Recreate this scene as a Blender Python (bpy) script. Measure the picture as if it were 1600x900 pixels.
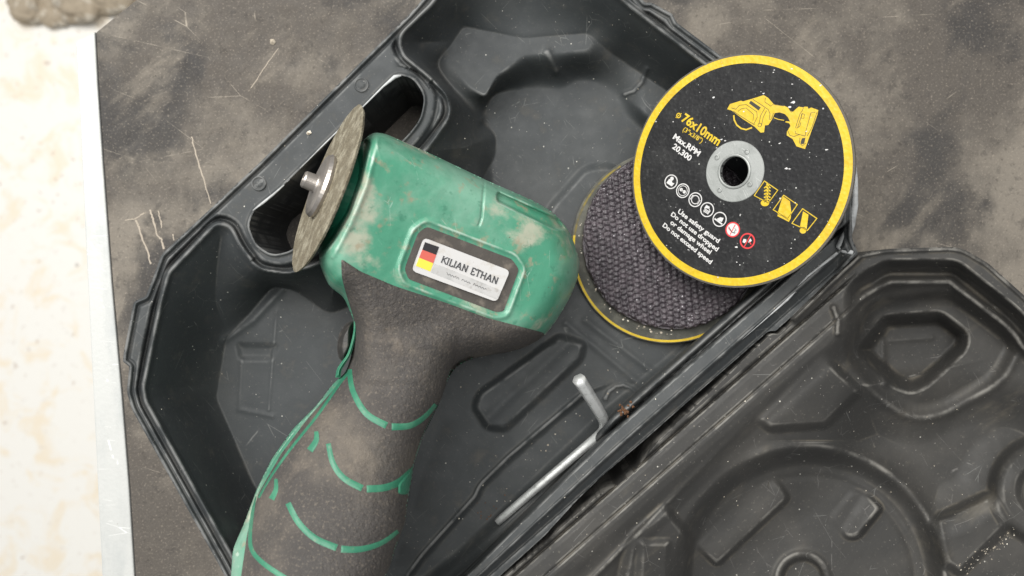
import bpy, bmesh, math, random
import numpy as np
from mathutils import Vector, geometry
random.seed(7); rng = np.random.default_rng(7)
for o in list(bpy.data.objects): bpy.data.objects.remove(o)
S = bpy.context.scene
COL = S.collection
CM = 0.01
# ------------------------------------------------------------------ camera, world, lights
CAMH = 34.5          # camera height above the bench top, centimetres
FPX = 1368.0         # focal length in pixels of the 1600 px wide photograph
cam_d = bpy.data.cameras.new('camera'); cam = bpy.data.objects.new('camera', cam_d); COL.objects.link(cam)
cam.location = (0, 0, CAMH*CM); cam_d.sensor_width = 36; cam_d.lens = 36*FPX/1600
cam_d.clip_start = 0.01; cam_d.clip_end = 30
cam_d.dof.use_dof = True; cam_d.dof.focus_distance = 0.29; cam_d.dof.aperture_fstop = 14
S.camera = cam
wd = bpy.data.worlds.new('World'); S.world = wd; wd.use_nodes = True
bg = wd.node_tree.nodes['Background']; bg.inputs[0].default_value = (0.97, 0.985, 1.0, 1); bg.inputs[1].default_value = 0.34
def area(name, loc, target, size, power, col):
    l = bpy.data.lights.new(name, 'AREA'); l.shape = 'RECTANGLE'; l.size = size[0]; l.size_y = size[1]
    l.energy = power; l.color = col
    o = bpy.data.objects.new(name, l); COL.objects.link(o); o.location = loc
    o.rotation_euler = (Vector(target)-Vector(loc)).to_track_quat('-Z', 'Y').to_euler()
area('doorway_light', (-0.62, 0.62, 1.05), (0, 0, 0), (0.9, 0.9), 27, (1.0, 0.985, 0.95))
area('ceiling_light', (0.1, 0.25, 1.7), (0, 0, 0), (0.8, 0.6), 18, (1.0, 0.99, 0.96))
S.view_settings.view_transform = 'Standard'; S.view_settings.look = 'None'
S.view_settings.exposure = 0.0; S.view_settings.gamma = 1; S.view_settings.use_curve_mapping = False
S.render.engine = 'CYCLES'

# ------------------------------------------------------------------ geometry helpers (pixel + height -> world centimetres)
def W(px, py, z):
    px = np.asarray(px, float); py = np.asarray(py, float); z = np.asarray(z, float)
    k = (CAMH - z)/FPX
    return np.stack(np.broadcast_arrays((px-800)*k, (450-py)*k, z), -1)
ORG = {}
def mk(name, verts, faces, mat, parent=None, smooth=True, loc=None):
    verts = np.asarray(verts, float)
    if parent is not None: org = ORG[parent.name]
    else: org = np.array(loc if loc is not None else (0, 0, 0), float)
    me = bpy.data.meshes.new(name)
    me.from_pydata(((verts-org)*CM).tolist(), [], faces if isinstance(faces, list) else faces.tolist())
    if smooth is True: me.polygons.foreach_set('use_smooth', [True]*len(me.polygons))
    elif smooth is not False: me.polygons.foreach_set('use_smooth', smooth)
    if mat: me.materials.append(mat)
    me.update()
    o = bpy.data.objects.new(name, me); COL.objects.link(o)
    if parent is not None: o.parent = parent
    else: o.location = org*CM
    ORG[o.name] = org
    return o
def thing(name, label, cat, loc, group=None):
    o = bpy.data.objects.new(name, None); COL.objects.link(o); o.location = np.array(loc)*CM
    o.empty_display_size = 0.02; o['label'] = label; o['category'] = cat
    if group: o['group'] = group
    ORG[o.name] = np.array(loc, float); return o
def tag(o, label=None, cat=None, group=None, kind=None):
    for k, v in (('label', label), ('category', cat), ('group', group), ('kind', kind)):
        if v: o[k] = v
    return o
def fillet(poly, r, seg=5):
    P = [np.array(p[:2], float) for p in poly]; n = len(P); out = []
    for i in range(n):
        a, b, c = P[i-1], P[i], P[(i+1) % n]
        rr = poly[i][2] if len(poly[i]) > 2 else r
        la, lc = np.linalg.norm(a-b), np.linalg.norm(c-b)
        t = min(rr, la*.48, lc*.48)
        p0 = b+(a-b)/la*t; p1 = b+(c-b)/lc*t
        for k in range(seg+1):
            u = k/seg; out.append((1-u)**2*p0+2*u*(1-u)*b+u*u*p1)
    return np.array(out)
def sdf_poly(poly, X, Y, margin=None):
    poly = np.asarray(poly, float); shp = X.shape; x = X.ravel(); y = Y.ravel()
    d2 = np.full(x.shape, 1e9); sel = slice(None)
    if margin is not None:
        lo = poly.min(0)-margin; hi = poly.max(0)+margin
        sel = np.nonzero((x > lo[0]) & (x < hi[0]) & (y > lo[1]) & (y < hi[1]))[0]
        if len(sel) == 0: return np.full(shp, 1e4)
    xs = x[sel].astype(np.float32); ys = y[sel].astype(np.float32)
    d = np.full(xs.shape, 1e12, np.float32); ins = np.zeros(xs.shape, bool)
    n = len(poly)
    for i in range(n):
        ax, ay = poly[i]; bx, by = poly[(i+1) % n]; ex, ey = bx-ax, by-ay; L = ex*ex+ey*ey
        if L < 1e-9: continue
        t = np.clip(((xs-ax)*ex+(ys-ay)*ey)/L, 0, 1)
        dx = xs-ax-t*ex; dy = ys-ay-t*ey; d = np.minimum(d, dx*dx+dy*dy)
        if ay != by:
            c = ((ys >= ay) != (ys >= by))
            ins ^= c & (xs < ax+(ys-ay)*ex/ey)
    r = np.where(ins, -np.sqrt(d), np.sqrt(d))
    out = np.full(x.shape, 1e4); out[sel] = r
    return out.reshape(shp)
def dist_line(pts, X, Y):
    d = np.full(X.shape, 1e9)
    for (ax, ay), (bx, by) in zip(pts[:-1], pts[1:]):
        ex, ey = bx-ax, by-ay; L = ex*ex+ey*ey
        t = np.clip(((X-ax)*ex+(Y-ay)*ey)/L, 0, 1)
        d = np.minimum(d, np.hypot(X-ax-t*ex, Y-ay-t*ey))
    return d
def sst(a, b, x):
    t = np.clip((x-a)/(b-a), 0, 1); return t*t*(3-2*t)
def vnoise(X, Y, s, seed=0):
    r = np.random.default_rng(seed); G = r.random((64, 64))
    x = X/s; y = Y/s; xi = np.floor(x).astype(int); yi = np.floor(y).astype(int); fx = x-xi; fy = y-yi
    fx = fx*fx*(3-2*fx); fy = fy*fy*(3-2*fy); g = lambda a, b: G[a % 64, b % 64]
    return (g(xi, yi)*(1-fx)+g(xi+1, yi)*fx)*(1-fy)+(g(xi, yi+1)*(1-fx)+g(xi+1, yi+1)*fx)*fy-.5
def solid(name, sdf, box, step, ztop, zbot, mat, parent=None, loc=None, vertical=False, bottom=True):
    """a closed body whose outline is sdf<=0 (pixels), top surface ztop(px,py), underside zbot(px,py,ztop)"""
    x0, y0, x1, y1 = box
    xs = np.arange(x0-step, x1+2*step, step); ys = np.arange(y0-step, y1+2*step, step)
    X, Y = np.meshgrid(xs, ys); X = X.astype(float); Y = Y.astype(float)
    D = sdf(X, Y)
    m = (D > -.3*step) & (D < .8*step); e = .3*step
    px, py = X[m], Y[m]
    for _ in range(2):
        d = sdf(px, py); gx = (sdf(px+e, py)-sdf(px-e, py))/(2*e); gy = (sdf(px, py+e)-sdf(px, py-e))/(2*e)
        g = np.hypot(gx, gy)+1e-6
        k = np.clip(d/g, -step, step); px = px-gx/g*k; py = py-gy/g*k
    X[m] = px; Y[m] = py
    ok = D < .8*step
    Z = ztop(X, Y)
    ny, nx = X.shape; idx = np.arange(ny*nx).reshape(ny, nx)
    a, b, c, d_ = idx[:-1, :-1], idx[:-1, 1:], idx[1:, 1:], idx[1:, :-1]
    oa, ob, oc, od = ok[:-1, :-1], ok[:-1, 1:], ok[1:, 1:], ok[1:, :-1]
    cnt = oa.astype(int)+ob+oc+od
    q = cnt == 4
    quads = np.stack([d_[q], c[q], b[q], a[q]], 1)
    tris = []
    for miss, tri in ((~oa, (d_, c, b)), (~ob, (d_, c, a)), (~oc, (d_, b, a)), (~od, (c, b, a))):
        t = (cnt == 3) & miss
        tris.append(np.stack([v[t] for v in tri], 1))
    tris = np.concatenate(tris)
    used = np.unique(np.concatenate([quads.ravel(), tris.ravel()]))
    rm = np.full(ny*nx, -1); rm[used] = np.arange(len(used))
    quads = rm[quads]; tris = rm[tris]
    Xu, Yu, Zu = X.ravel()[used], Y.ravel()[used], Z.ravel()[used]
    top = W(Xu, Yu, Zu)
    E = np.concatenate([quads[:, [0, 1]], quads[:, [1, 2]], quads[:, [2, 3]], quads[:, [3, 0]],
                        tris[:, [0, 1]], tris[:, [1, 2]], tris[:, [2, 0]]])
    key = E[:, 0].astype(np.int64)*10**7+E[:, 1]; rkey = E[:, 1].astype(np.int64)*10**7+E[:, 0]
    B = E[~np.isin(key, rkey)]
    bv = np.unique(B); bm_ = np.full(len(top), -1); bm_[bv] = np.arange(len(bv))
    Zb = zbot(Xu, Yu, Zu)
    if vertical: bot = top.copy(); bot[:, 2] = Zb
    else: bot = W(Xu, Yu, Zb)
    n = len(top); verts = [top]; faces = quads.tolist()+tris.tolist(); nt = len(faces)
    s0 = n; verts.append(top[bv]); s1 = n+len(bv); verts.append(bot[bv])
    side = np.stack([s0+bm_[B[:, 1]], s0+bm_[B[:, 0]], s1+bm_[B[:, 0]], s1+bm_[B[:, 1]]], 1).tolist()
    faces += side
    if bottom:
        o2 = s1+len(bv); verts.append(bot)
        faces += (quads[:, ::-1]+o2).tolist()+(tris[:, ::-1]+o2).tolist()
    return mk(name, np.concatenate(verts), faces, mat, parent, True, loc)
def bbox(poly, m=2):
    p = np.asarray([q[:2] for q in poly]); return (p[:, 0].min()-m, p[:, 1].min()-m, p[:, 0].max()+m, p[:, 1].max()+m)

# ------------------------------------------------------------------ materials
def mat(name, base, rough=.5, metal=0, layers=(), bumps=(), rvar=0, spec=.5, coat=0, off=(0, 0, 0)):
    m = bpy.data.materials.new(name); m.use_nodes = True; T = m.node_tree; N = T.nodes; L = T.links
    b = N['Principled BSDF']; b.inputs['Metallic'].default_value = metal; b.inputs['Specular IOR Level'].default_value = spec
    b.inputs['Coat Weight'].default_value = coat
    tc = N.new('ShaderNodeTexCoord')
    def coords(rot=0, sc=(1, 1, 1)):
        mp = N.new('ShaderNodeMapping'); mp.inputs['Scale'].default_value = (100, 100, 100); mp.inputs['Location'].default_value = off
        L.new(tc.outputs['Object'], mp.inputs[0])
        mp2 = N.new('ShaderNodeMapping'); mp2.vector_type = 'TEXTURE'; mp2.inputs['Rotation'].default_value = (0, 0, rot)
        mp2.inputs['Scale'].default_value = tuple(1/s for s in sc); L.new(mp.outputs[0], mp2.inputs[0]); return mp2.outputs[0]
    def rng_(sock, lo, hi):
        r = N.new('ShaderNodeMapRange'); r.interpolation_type = 'SMOOTHSTEP'
        r.inputs[1].default_value = lo; r.inputs[2].default_value = hi; L.new(sock, r.inputs[0]); return r.outputs[0]
    def mul(s, k):
        q = N.new('ShaderNodeMath'); q.operation = 'MULTIPLY'; L.new(s, q.inputs[0])
        if isinstance(k, (int, float)): q.inputs[1].default_value = k
        else: L.new(k, q.inputs[1])
        return q.outputs[0]
    def noise(scale, det=4, rot=0, sc=(1, 1, 1), dist=0, ro=.6):
        t = N.new('ShaderNodeTexNoise'); t.inputs['Scale'].default_value = scale; t.inputs['Detail'].default_value = det
        t.inputs['Roughness'].default_value = ro; t.inputs['Distortion'].default_value = dist
        L.new(coords(rot, sc), t.inputs[0]); return t.outputs[0]
    def vor(scale, rot=0, sc=(1, 1, 1), feat='F1'):
        t = N.new('ShaderNodeTexVoronoi'); t.feature = feat; t.inputs['Scale'].default_value = scale
        L.new(coords(rot, sc), t.inputs[0]); return t
    def layer_mask(l):
        k = l[0]
        if k == 'noise':      # scale, lo, hi, detail, rot, stretch
            return rng_(noise(l[2], l[5] if len(l) > 5 else 5, l[6] if len(l) > 6 else 0, l[7] if len(l) > 7 else (1, 1, 1), l[8] if len(l) > 8 else 0), l[3], l[4])
        if k == 'speck':      # scale, radius, gate
            v = vor(l[2], l[5] if len(l) > 5 else 0, l[6] if len(l) > 6 else (1, 1, 1)); a = rng_(v.outputs['Distance'], l[3], l[3]*.5)
            sp = N.new('ShaderNodeSeparateColor'); L.new(v.outputs['Color'], sp.inputs[0])
            return mul(a, rng_(sp.outputs[0], l[4], l[4]+.02))
        if k == 'scratch':    # scale, width, rot, stretch gate
            v = vor(l[2], l[4], (1, l[5], 1), 'DISTANCE_TO_EDGE'); a = rng_(v.outputs['Distance'], l[3], l[3]*.3)
            return mul(a, rng_(noise(l[2]*.9, 3), l[6], l[6]+.08))
        if k == 'edge':       # pointiness lo hi
            g = N.new('ShaderNodeNewGeometry'); a = rng_(g.outputs['Pointiness'], l[2], l[3])
            return mul(a, rng_(noise(1.1, 5), .38, .62)) if l[4] else a
    cur = None
    for l in layers:
        mx = N.new('ShaderNodeMix'); mx.data_type = 'RGBA'
        f = mul(layer_mask((l[0], None)+tuple(l[3:])), l[2]); L.new(f, mx.inputs[0])
        if cur is None: mx.inputs[6].default_value = (*base, 1)
        else: L.new(cur, mx.inputs[6])
        mx.inputs[7].default_value = (*l[1], 1); cur = mx.outputs[2]
    if cur is None: b.inputs['Base Color'].default_value = (*base, 1)
    else: L.new(cur, b.inputs['Base Color'])
    if rvar:
        r = N.new('ShaderNodeMapRange'); r.inputs[1].default_value = .3; r.inputs[2].default_value = .7
        r.inputs[3].default_value = rough-rvar; r.inputs[4].default_value = rough+rvar
        L.new(noise(1.3, 6), r.inputs[0]); L.new(r.outputs[0], b.inputs['Roughness'])
    else: b.inputs['Roughness'].default_value = rough
    nrm = None
    for bp in bumps:          # kind, scale, strength, distance(cm)
        n_ = N.new('ShaderNodeBump'); n_.inputs['Strength'].default_value = bp[2]; n_.inputs['Distance'].default_value = bp[3]*CM
        h = noise(bp[1], 5, *(bp[4:6] if len(bp) > 4 else ())) if bp[0] == 'noise' else vor(bp[1]).outputs['Distance']
        L.new(h, n_.inputs['Height'])
        if nrm: L.new(nrm, n_.inputs['Normal'])
        nrm = n_.outputs[0]
    if nrm: L.new(nrm, b.inputs['Normal'])
    return m
D = math.radians
M = {}
M['case'] = mat('case_plastic', (.040, .044, .046), .62, rvar=.09, spec=.36, layers=[
    ('noise', (.062, .065, .064), .6, .35, .42, .72, 6),
    ('noise', (.11, .10, .085), .45, 1.3, .55, .8, 8),
    ('edge', (.22, .22, .215), .6, .505, .535, True),
    ('edge', (.12, .115, .105), .35, .495, .47, True),
    ('noise', (.16, .15, .135), .35, 9, .60, .75, 4),
    ('scratch', (.2, .2, .19), .5, 1.1, .006, D(35), .25, .55),
    ('scratch', (.2, .2, .19), .45, .8, .005, D(-50), .3, .56),
    ('speck', (.5, .48, .43), .85, 3.2, .10, .80),
    ('speck', (.45, .42, .38), .7, 7, .12, .86)],
    bumps=[('noise', 22, .25, .02), ('noise', 1.2, .12, .04)])
M['lid'] = mat('lid_plastic', (.037, .036, .034), .63, rvar=.08, spec=.36, off=(13, 5, 0), layers=[
    ('noise', (.066, .062, .056), .65, .3, .42, .72, 6),
    ('noise', (.13, .115, .09), .5, .9, .55, .78, 8, D(40), (.35, 1, 1)),
    ('edge', (.22, .21, .19), .7, .505, .535, True),
    ('edge', (.13, .115, .09), .5, .495, .47, True),
    ('noise', (.17, .155, .13), .4, 9, .60, .75, 4),
    ('scratch', (.2, .19, .18), .5, 1.1, .006, D(35), .25, .55),
    ('scratch', (.2, .2, .19), .45, .8, .005, D(-50), .3, .56),
    ('speck', (.5, .48, .43), .85, 2.6, .09, .76),
    ('speck', (.45, .42, .38), .7, 7, .12, .84)],
    bumps=[('noise', 22, .3, .02), ('noise', 1.2, .12, .04)])
M['bench'] = mat('bench_board', (.084, .074, .064), .74, rvar=.1, spec=.3, layers=[
    ('noise', (.19, .168, .14), .9, .16, .45, .64, 6),
    ('noise', (.04, .038, .037), .85, .2, .48, .62, 5, 0, (1, 1, 1), .4),
    ('noise', (.27, .235, .19), .55, .55, .54, .75, 9, D(40), (.4, 1, 1)),
    ('noise', (.03, .028, .027), .35, 2.2, .56, .68, 8),
    ('noise', (.36, .31, .25), .45, 12, .54, .74, 4), 
    ('scratch', (.42, .37, .30), .55, .5, .004, D(70), .3, .53),
    ('speck', (.5, .46, .39), .2, 4.5, .06, .95), ('noise', (.035, .031, .027), .5, 5, .55, .72, 8),
    ('speck', (.02, .02, .02), .7, 1.5, .07, .9)],
    bumps=[('noise', 9, .5, .05), ('noise', 1, .5, .08)])
M['alu'] = mat('aluminium_trim', (.48, .485, .47), .5, metal=.1, rvar=.1, layers=[
    ('noise', (.33, .35, .35), .6, .8, .45, .7, 8, 0, (1, .25, 1)),
    ('scratch', (.85, .85, .83), .5, 1.4, .01, D(85), .15, .5),
    ('speck', (.2, .18, .15), .7, 2, .05, .85)], bumps=[('noise', 6, .3, .03)])
M['floor'] = mat('stone_floor', (.84, .82, .77), .5, layers=[
    ('noise', (.82, .70, .52), .7, .22, .48, .66, 10, 0, (1, 1, 1), .8),
    ('noise', (.45, .34, .26), .7, 1.0, .6, .72, 6),
    ('speck', (.25, .2, .16), .8, .4, .13, .82)], bumps=[('noise', .5, .2, .2)])
M['rock'] = mat('rubble', (.42, .35, .26), .9, layers=[('noise', (.75, .7, .6), .8, .45, .48, .62, 8), ('noise', (.12, .09, .06), .7, .5, .5, .7, 6)],
    bumps=[('noise', .8, 1, .8)])
M['green'] = mat('green_plastic', (.066, .262, .165), .40, rvar=.1, spec=.5, coat=.15, layers=[
    ('noise', (.20, .385, .285), .9, .30, .42, .66, 7),
    ('noise', (.42, .41, .32), .85, .6, .54, .68, 10, D(-20), (.7, 1, 1)),
    ('noise', (.30, .25, .17), .7, 2.2, .56, .70, 8), ('noise', (.035, .16, .10), .5, 3, .58, .70, 5),
    ('edge', (.42, .55, .46), .85, .506, .54, True),
    ('scratch', (.4, .55, .46), .5, 1.2, .008, D(20), .25, .54),
    ('speck', (.45, .50, .40), .6, 2.2, .07, .86),
    ('speck', (.10, .07, .05), .8, 2.4, .07, .84)], bumps=[('noise', 1.8, .3, .05), ('noise', 14, .15, .02)])
M['rubber'] = mat('grip_rubber', (.060, .054, .050), .7, rvar=.08, spec=.4, layers=[
    ('noise', (.15, .128, .104), .85, .3, .44, .70, 7),
    ('noise', (.05, .047, .045), .6, .6, .50, .68, 6, D(10)),
    ('noise', (.22, .185, .145), .5, 13, .52, .74, 4), ('noise', (.22, .18, .14), .45, .8, .56, .74, 9),
    ('speck', (.35, .31, .26), .5, 3, .06, .93),
    ('speck', (.03, .03, .03), .6, 6, .12, .86)], bumps=[('noise', 7, .9, .07, 0, (1, 1, 1), 1.5), ('noise', 26, .6, .03)])
M['stripe'] = mat('green_rib', (.03, .17, .10), .45, rvar=.1, layers=[('noise', (.08, .27, .165), .7, 1.2, .42, .7, 6), ('noise', (.22, .2, .13), .6, 2.2, .58, .74, 7)],
    bumps=[('noise', 9, .3, .03)])
M['darkgreen'] = mat('shaded_green_plastic', (.012, .15, .085), .4, layers=[('noise', (.03, .05, .04), .5, 1, .5, .7, 6)])  # darker version of the housing green, with shade put into the colour
M['dark'] = mat('dark_plastic', (.035, .033, .031), .5, layers=[('noise', (.12, .105, .09), .7, 2, .5, .7, 6)], bumps=[('noise', 12, .3, .02)])
M['badgeback'] = mat('badge_recess_rubber', (.075, .066, .058), .6, layers=[('noise', (.2, .17, .14), .7, 2.5, .48, .72, 7)], bumps=[('noise', 14, .4, .02)])
M['badge'] = mat('badge_white', (.62, .61, .60), .3, layers=[('noise', (.5, .46, .4), .6, 3, .5, .70, 8), ('speck', (.2, .17, .14), .7, 5, .09, .88)])
M['badgegrey'] = mat('badge_grey', (.42, .42, .41), .35, layers=[('noise', (.58, .57, .56), .8, 1, .4, .6, 2), ('noise', (.3, .27, .24), .5, 4, .54, .7, 6)])
M['fblack'] = mat('flag_black', (.03, .028, .03), .4); M['fred'] = mat('flag_red', (.62, .13, .10), .4); M['fgold'] = mat('flag_gold', (.85, .68, .08), .4)
M['ink'] = mat('badge_ink', (.06, .06, .065), .4)
M['steel'] = mat('worn_steel', (.42, .39, .36), .38, metal=.85, rvar=.1, layers=[('noise', (.3, .26, .22), .6, 2.5, .5, .7, 7)], bumps=[('noise', 8, .3, .02)])
M['keysteel'] = mat('zinc_steel', (.74, .75, .74), .30, metal=.5, rvar=.1, layers=[('noise', (.38, .38, .37), .6, 3, .5, .7, 7), ('speck', (.15, .12, .1), .6, 6, .1, .8)])
M['wheel'] = mat('abrasive_disc', (.17, .145, .098), .85, layers=[
    ('noise', (.36, .33, .25), .8, 2.2, .42, .68, 8), ('noise', (.10, .085, .06), .7, 6, .52, .66, 5), ('speck', (.5, .45, .35), .8, 12, .2, .8)],
    bumps=[('noise', 16, .9, .05), ('vor', 20, .5, .03)])
M['discblack'] = mat('disc_print_black', (.011, .011, .012), .6, spec=.25, layers=[
    ('noise', (.028, .028, .028), .6, 1, .42, .7, 6), ('noise', (.06, .06, .06), .45, 8, .56, .7, 4),
    ('speck', (.55, .55, .52), .9, 3.0, .10, .83), ('speck', (.4, .4, .38), .8, 7, .14, .86)],
    bumps=[('vor', 7, .35, .03), ('noise', 18, .25, .02)])
M['yellow'] = mat('print_yellow', (.56, .385, .005), .5, layers=[('noise', (.46, .30, .01), .6, 2.5, .45, .65, 6), ('noise', (.62, .46, .04), .5, 8, .5, .7, 3), ('speck', (.85, .82, .7), .8, 4, .1, .86)],
    bumps=[('vor', 7, .35, .03)])
M['wornyellow'] = mat('worn_yellow', (.20, .15, .02), .7, layers=[('noise', (.07, .065, .045), .9, 1.6, .42, .6, 6)])
M['saw'] = mat('print_mustard', (.55, .38, .012), .5, layers=[('noise', (.5, .34, .02), .7, 3, .45, .65, 6)], bumps=[('vor', 7, .3, .03)])
M['white'] = mat('print_white', (.56, .55, .54), .5, layers=[('noise', (.42, .40, .40), .6, 5, .45, .7, 5)])
M['red'] = mat('print_red', (.55, .03, .035), .5); M['pblack'] = mat('print_line', (.02, .018, .012), .5)
M['hub'] = mat('hub_metal', (.30, .31, .30), .5, metal=.3, rvar=.1, layers=[('noise', (.21, .22, .21), .6, 2, .45, .68, 8), ('scratch', (.75, .75, .73), .5, 3, .01, D(30), .25, .5)], bumps=[('noise', 14, .2, .02)])
M['discedge'] = mat('disc_fibre_edge', (.10, .09, .075), .9, bumps=[('noise', 14, .8, .05)])
M['mesh'] = mat('resin_mesh', (.045, .036, .043), .30, rvar=.08, spec=.8, layers=[
    ('noise', (.095, .075, .086), .7, 2.5, .4, .7, 7), ('noise', (.03, .028, .03), .7, 9, .5, .65, 4), ('speck', (.7, .66, .7), .9, 8, .2, .72)],
    bumps=[('noise', 16, .9, .05)])
M['olddisc'] = mat('dusty_disc', (.055, .055, .045), .7, layers=[('noise', (.13, .125, .10), .8, 2, .42, .7, 7), ('speck', (.4, .38, .33), .8, 6, .12, .8)], bumps=[('noise', 14, .6, .03)])
M['grit'] = mat('grit', (.38, .33, .26), .9, layers=[('noise', (.75, .7, .6), .9, 3, .5, .6, 3)]); M['rust'] = mat('rust_crumb', (.11, .05, .022), .9)
M['stress'] = mat('whitened_plastic', (.45, .46, .46), .5, layers=[('noise', (.2, .2, .2), .6, 2.5, .45, .65, 6)], bumps=[('noise', 8, .4, .03)])

# ------------------------------------------------------------------ setting: floor far below, bench
def box_mesh(name, x0, y0, z0, x1, y1, z1, m, parent=None, loc=None):
    v = [(x, y, z) for z in (z0, z1) for x, y in ((x0, y0), (x1, y0), (x1, y1), (x0, y1))]
    f = [(3, 2, 1, 0), (4, 5, 6, 7), (0, 1, 5, 4), (1, 2, 6, 5), (2, 3, 7, 6), (3, 0, 4, 7)]
    return mk(name, v, f, m, parent, False, loc)
FZ = -72
tag(mk('floor', [(-500, -500, FZ), (500, -500, FZ), (500, 500, FZ), (-500, 500, FZ)], [(0, 1, 2, 3)], M['floor'], None, False), kind='structure')

def prism(name, outline, z0, z1, m, parent, bev=.04):
    """outline: world cm polygon, counter-clockwise"""
    bm = bmesh.new(); vs = [bm.verts.new((p[0], p[1], z0)) for p in outline]; f = bm.faces.new(vs)
    r = bmesh.ops.extrude_face_region(bm, geom=[f]); nv = [v for v in r['geom'] if isinstance(v, bmesh.types.BMVert)]
    for v in nv: v.co.z = z1
    bmesh.ops.recalc_face_normals(bm, faces=bm.faces)
    if bev:
        es = [e for e in bm.edges if e.verts[0].co.z > z1-1e-6 and e.verts[1].co.z > z1-1e-6]
        bmesh.ops.bevel(bm, geom=es, offset=bev, segments=2, affect='EDGES', profile=.5)
    bm.verts.index_update()
    o = mk(name, [tuple(v.co) for v in bm.verts], [tuple(v.index for v in f.verts) for f in bm.faces], m, parent, False)
    bm.free(); return o
bench = thing('workbench', 'stained dark brown board workbench with an aluminium trim along its edge, under the tool case', 'workbench', (0, 0, -3))
def Wxy(px, py, z): return W(px, py, z)[:2]
edge_px = [(212, 0), (150, 50), (154, 130), (162, 250), (176, 440), (192, 620), (203, 760), (212, 905)]
pl = [Wxy(x, y, 0) for x, y in edge_px]
pl = [np.array([pl[0][0]+1.8, pl[0][1]+1.6])]+pl[0:]+[np.array([pl[-1][0]+.9, -16.])]
pl = [np.array([-9.2, 15.])]+pl+[np.array([44., -16.]), np.array([44., 15.])]
prism('bench_top', pl, -2.6, 0, M['bench'], bench, .05)
trim_o = [(118, 65), (124, 170), (130, 300), (145, 600), (160, 905)]
tl = [Wxy(x, y, -.05) for x, y in trim_o]; tl.append(np.array([tl[-1][0]+.4, -16.]))
ti = [Wxy(x-1.5, y, -.05) for x, y in edge_px[1:]]; ti.append(np.array([ti[-1][0]+.8, -16.]))
prism('metal_trim', tl+ti[::-1], -2.4, -.02, M['alu'], bench, .06)
for x, y in ((-8, -10), (38, -10), (38, 10), (-8, 10)):
    box_mesh('leg', x-2, y-2, FZ, x+2, y+2, -2.6, M['bench'], bench)
# rubble lying on the floor beyond the bench corner
def rock(px, py, r, seed, label, sq=.7):
    c = W(px, py, FZ+r*sq*.8)
    bm = bmesh.new(); bmesh.ops.create_icosphere(bm, subdivisions=4, radius=1)
    from mathutils import noise as mn
    vs = []
    for v in bm.verts:
        n = v.co.normalized(); k = 1+.28*mn.noise(n*1.3+Vector((seed*7.1, 0, 0)))+.10*mn.noise(n*4+Vector((seed*3.3, 0, 0)))
        vs.append((c[0]+n.x*r*k*1.15, c[1]+n.y*r*k, c[2]+n.z*r*k*sq))
    f = [tuple(v.index for v in q.verts) for q in bm.faces]; bm.free()
    o = mk('stone', vs, f, M['rock'], None, True, (c[0], c[1], FZ)); tag(o, label, 'stone', 'stones on the floor beyond the bench corner')
rock(44, 12, 2.0, 1, 'brown lump of stone nearest the top left corner of the picture')
rock(122, 2, 2.6, 2, 'largest tan stone close against the bench corner on the pale floor')
rock(84, 24, 1.5, 3, 'small pale stone lying in front of the bigger brown ones')
rock(172, -12, 2.6, 4, 'dark brown stone partly hidden behind the corner of the bench')
rock(78, -8, 1.8, 5, 'rounded stone at the upper edge between the two nearest brown lumps')

M['drip'] = mat('dried_drip', (.36, .31, .25), .8)
class BP:
    c = np.array([0, 0, .0])
    def px(s, x, y): return W(x, y, 0)[:2]
    def w(s, a, h=0): return np.array([a[0], a[1], h])
def drips():
    V = []; F = []; r = np.random.default_rng(5)
    for pts, w in (([(212, 344), (216, 352), (222, 372), (230, 390), (237, 418)], 2.2), ([(234, 328), (240, 345), (246, 368), (252, 374), (257, 392)], 2.4), ([(247, 330), (252, 350), (253, 358)], 1.6),
                   ([(299, 213), (306, 240), (318, 280), (331, 326)], 1.7), ([(270, 366), (272, 378)], 1.5), ([(392, 138), (410, 110), (440, 68)], 1.0), ([(196, 344), (212, 342), (228, 330)], 1.3)):
        Q = []
        for a, b in zip(pts[:-1], pts[1:]):
            for k in range(6): Q.append(np.array(a)+(np.array(b)-np.array(a))*k/6+r.normal(0, .5, 2))
        o = len(V)
        for i, q in enumerate(Q):
            t = Q[min(i+1, len(Q)-1)]-Q[max(i-1, 0)]; t = t/np.linalg.norm(t); ww = w*r.uniform(.35, .75)
            for sg in (1, -1): V.append(W(q[0]-t[1]*ww*sg, q[1]+t[0]*ww*sg, .005))
            if i: F.append((o+2*i-2, o+2*i-1, o+2*i+1, o+2*i))
    tag(mk('dried_drips', V, F, M['drip'], bench, False), kind='stuff')
drips()
# ------------------------------------------------------------------ the tool case: base half
RIM = 4.8
B0 = [(760, -120), (655, 5), (640, 22), (500, 160), (410, 250), (330, 325), (252, 398), (240, 432), (228, 463, 3), (209, 471, 5), (193, 553, 3), (192, 565, 2), (202, 573, 2), (198, 612, 8),
      (206, 640, 8), (340, 879), (385, 965), (705, 965), (757, 922), (851, 837), (901, 782, 2), (938, 746, 2), (1010, 685), (1083, 620), (1201, 517), (1212, 517, 2), (1240, 492, 2), (1341, 396, 3), (1331, 372, 5), (1336, 290), (1322, 240),
      (1250, 180), (1134, 93), (1057, 35, 2), (1051, 22, 2), (1018, 4, 2), (1008, 4, 2), (900, -120)]
HOLE = [(620, 117, 8), (645, 122, 12), (664, 150, 14), (657, 186, 14), (640, 208, 10), (455, 392, 10), (425, 399, 12), (400, 382, 10), (388, 352, 10), (398, 327, 10), (430, 303, 10)]
B0f = fillet(B0, 5, 4); HOLEf = fillet(HOLE, 10, 4)
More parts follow.
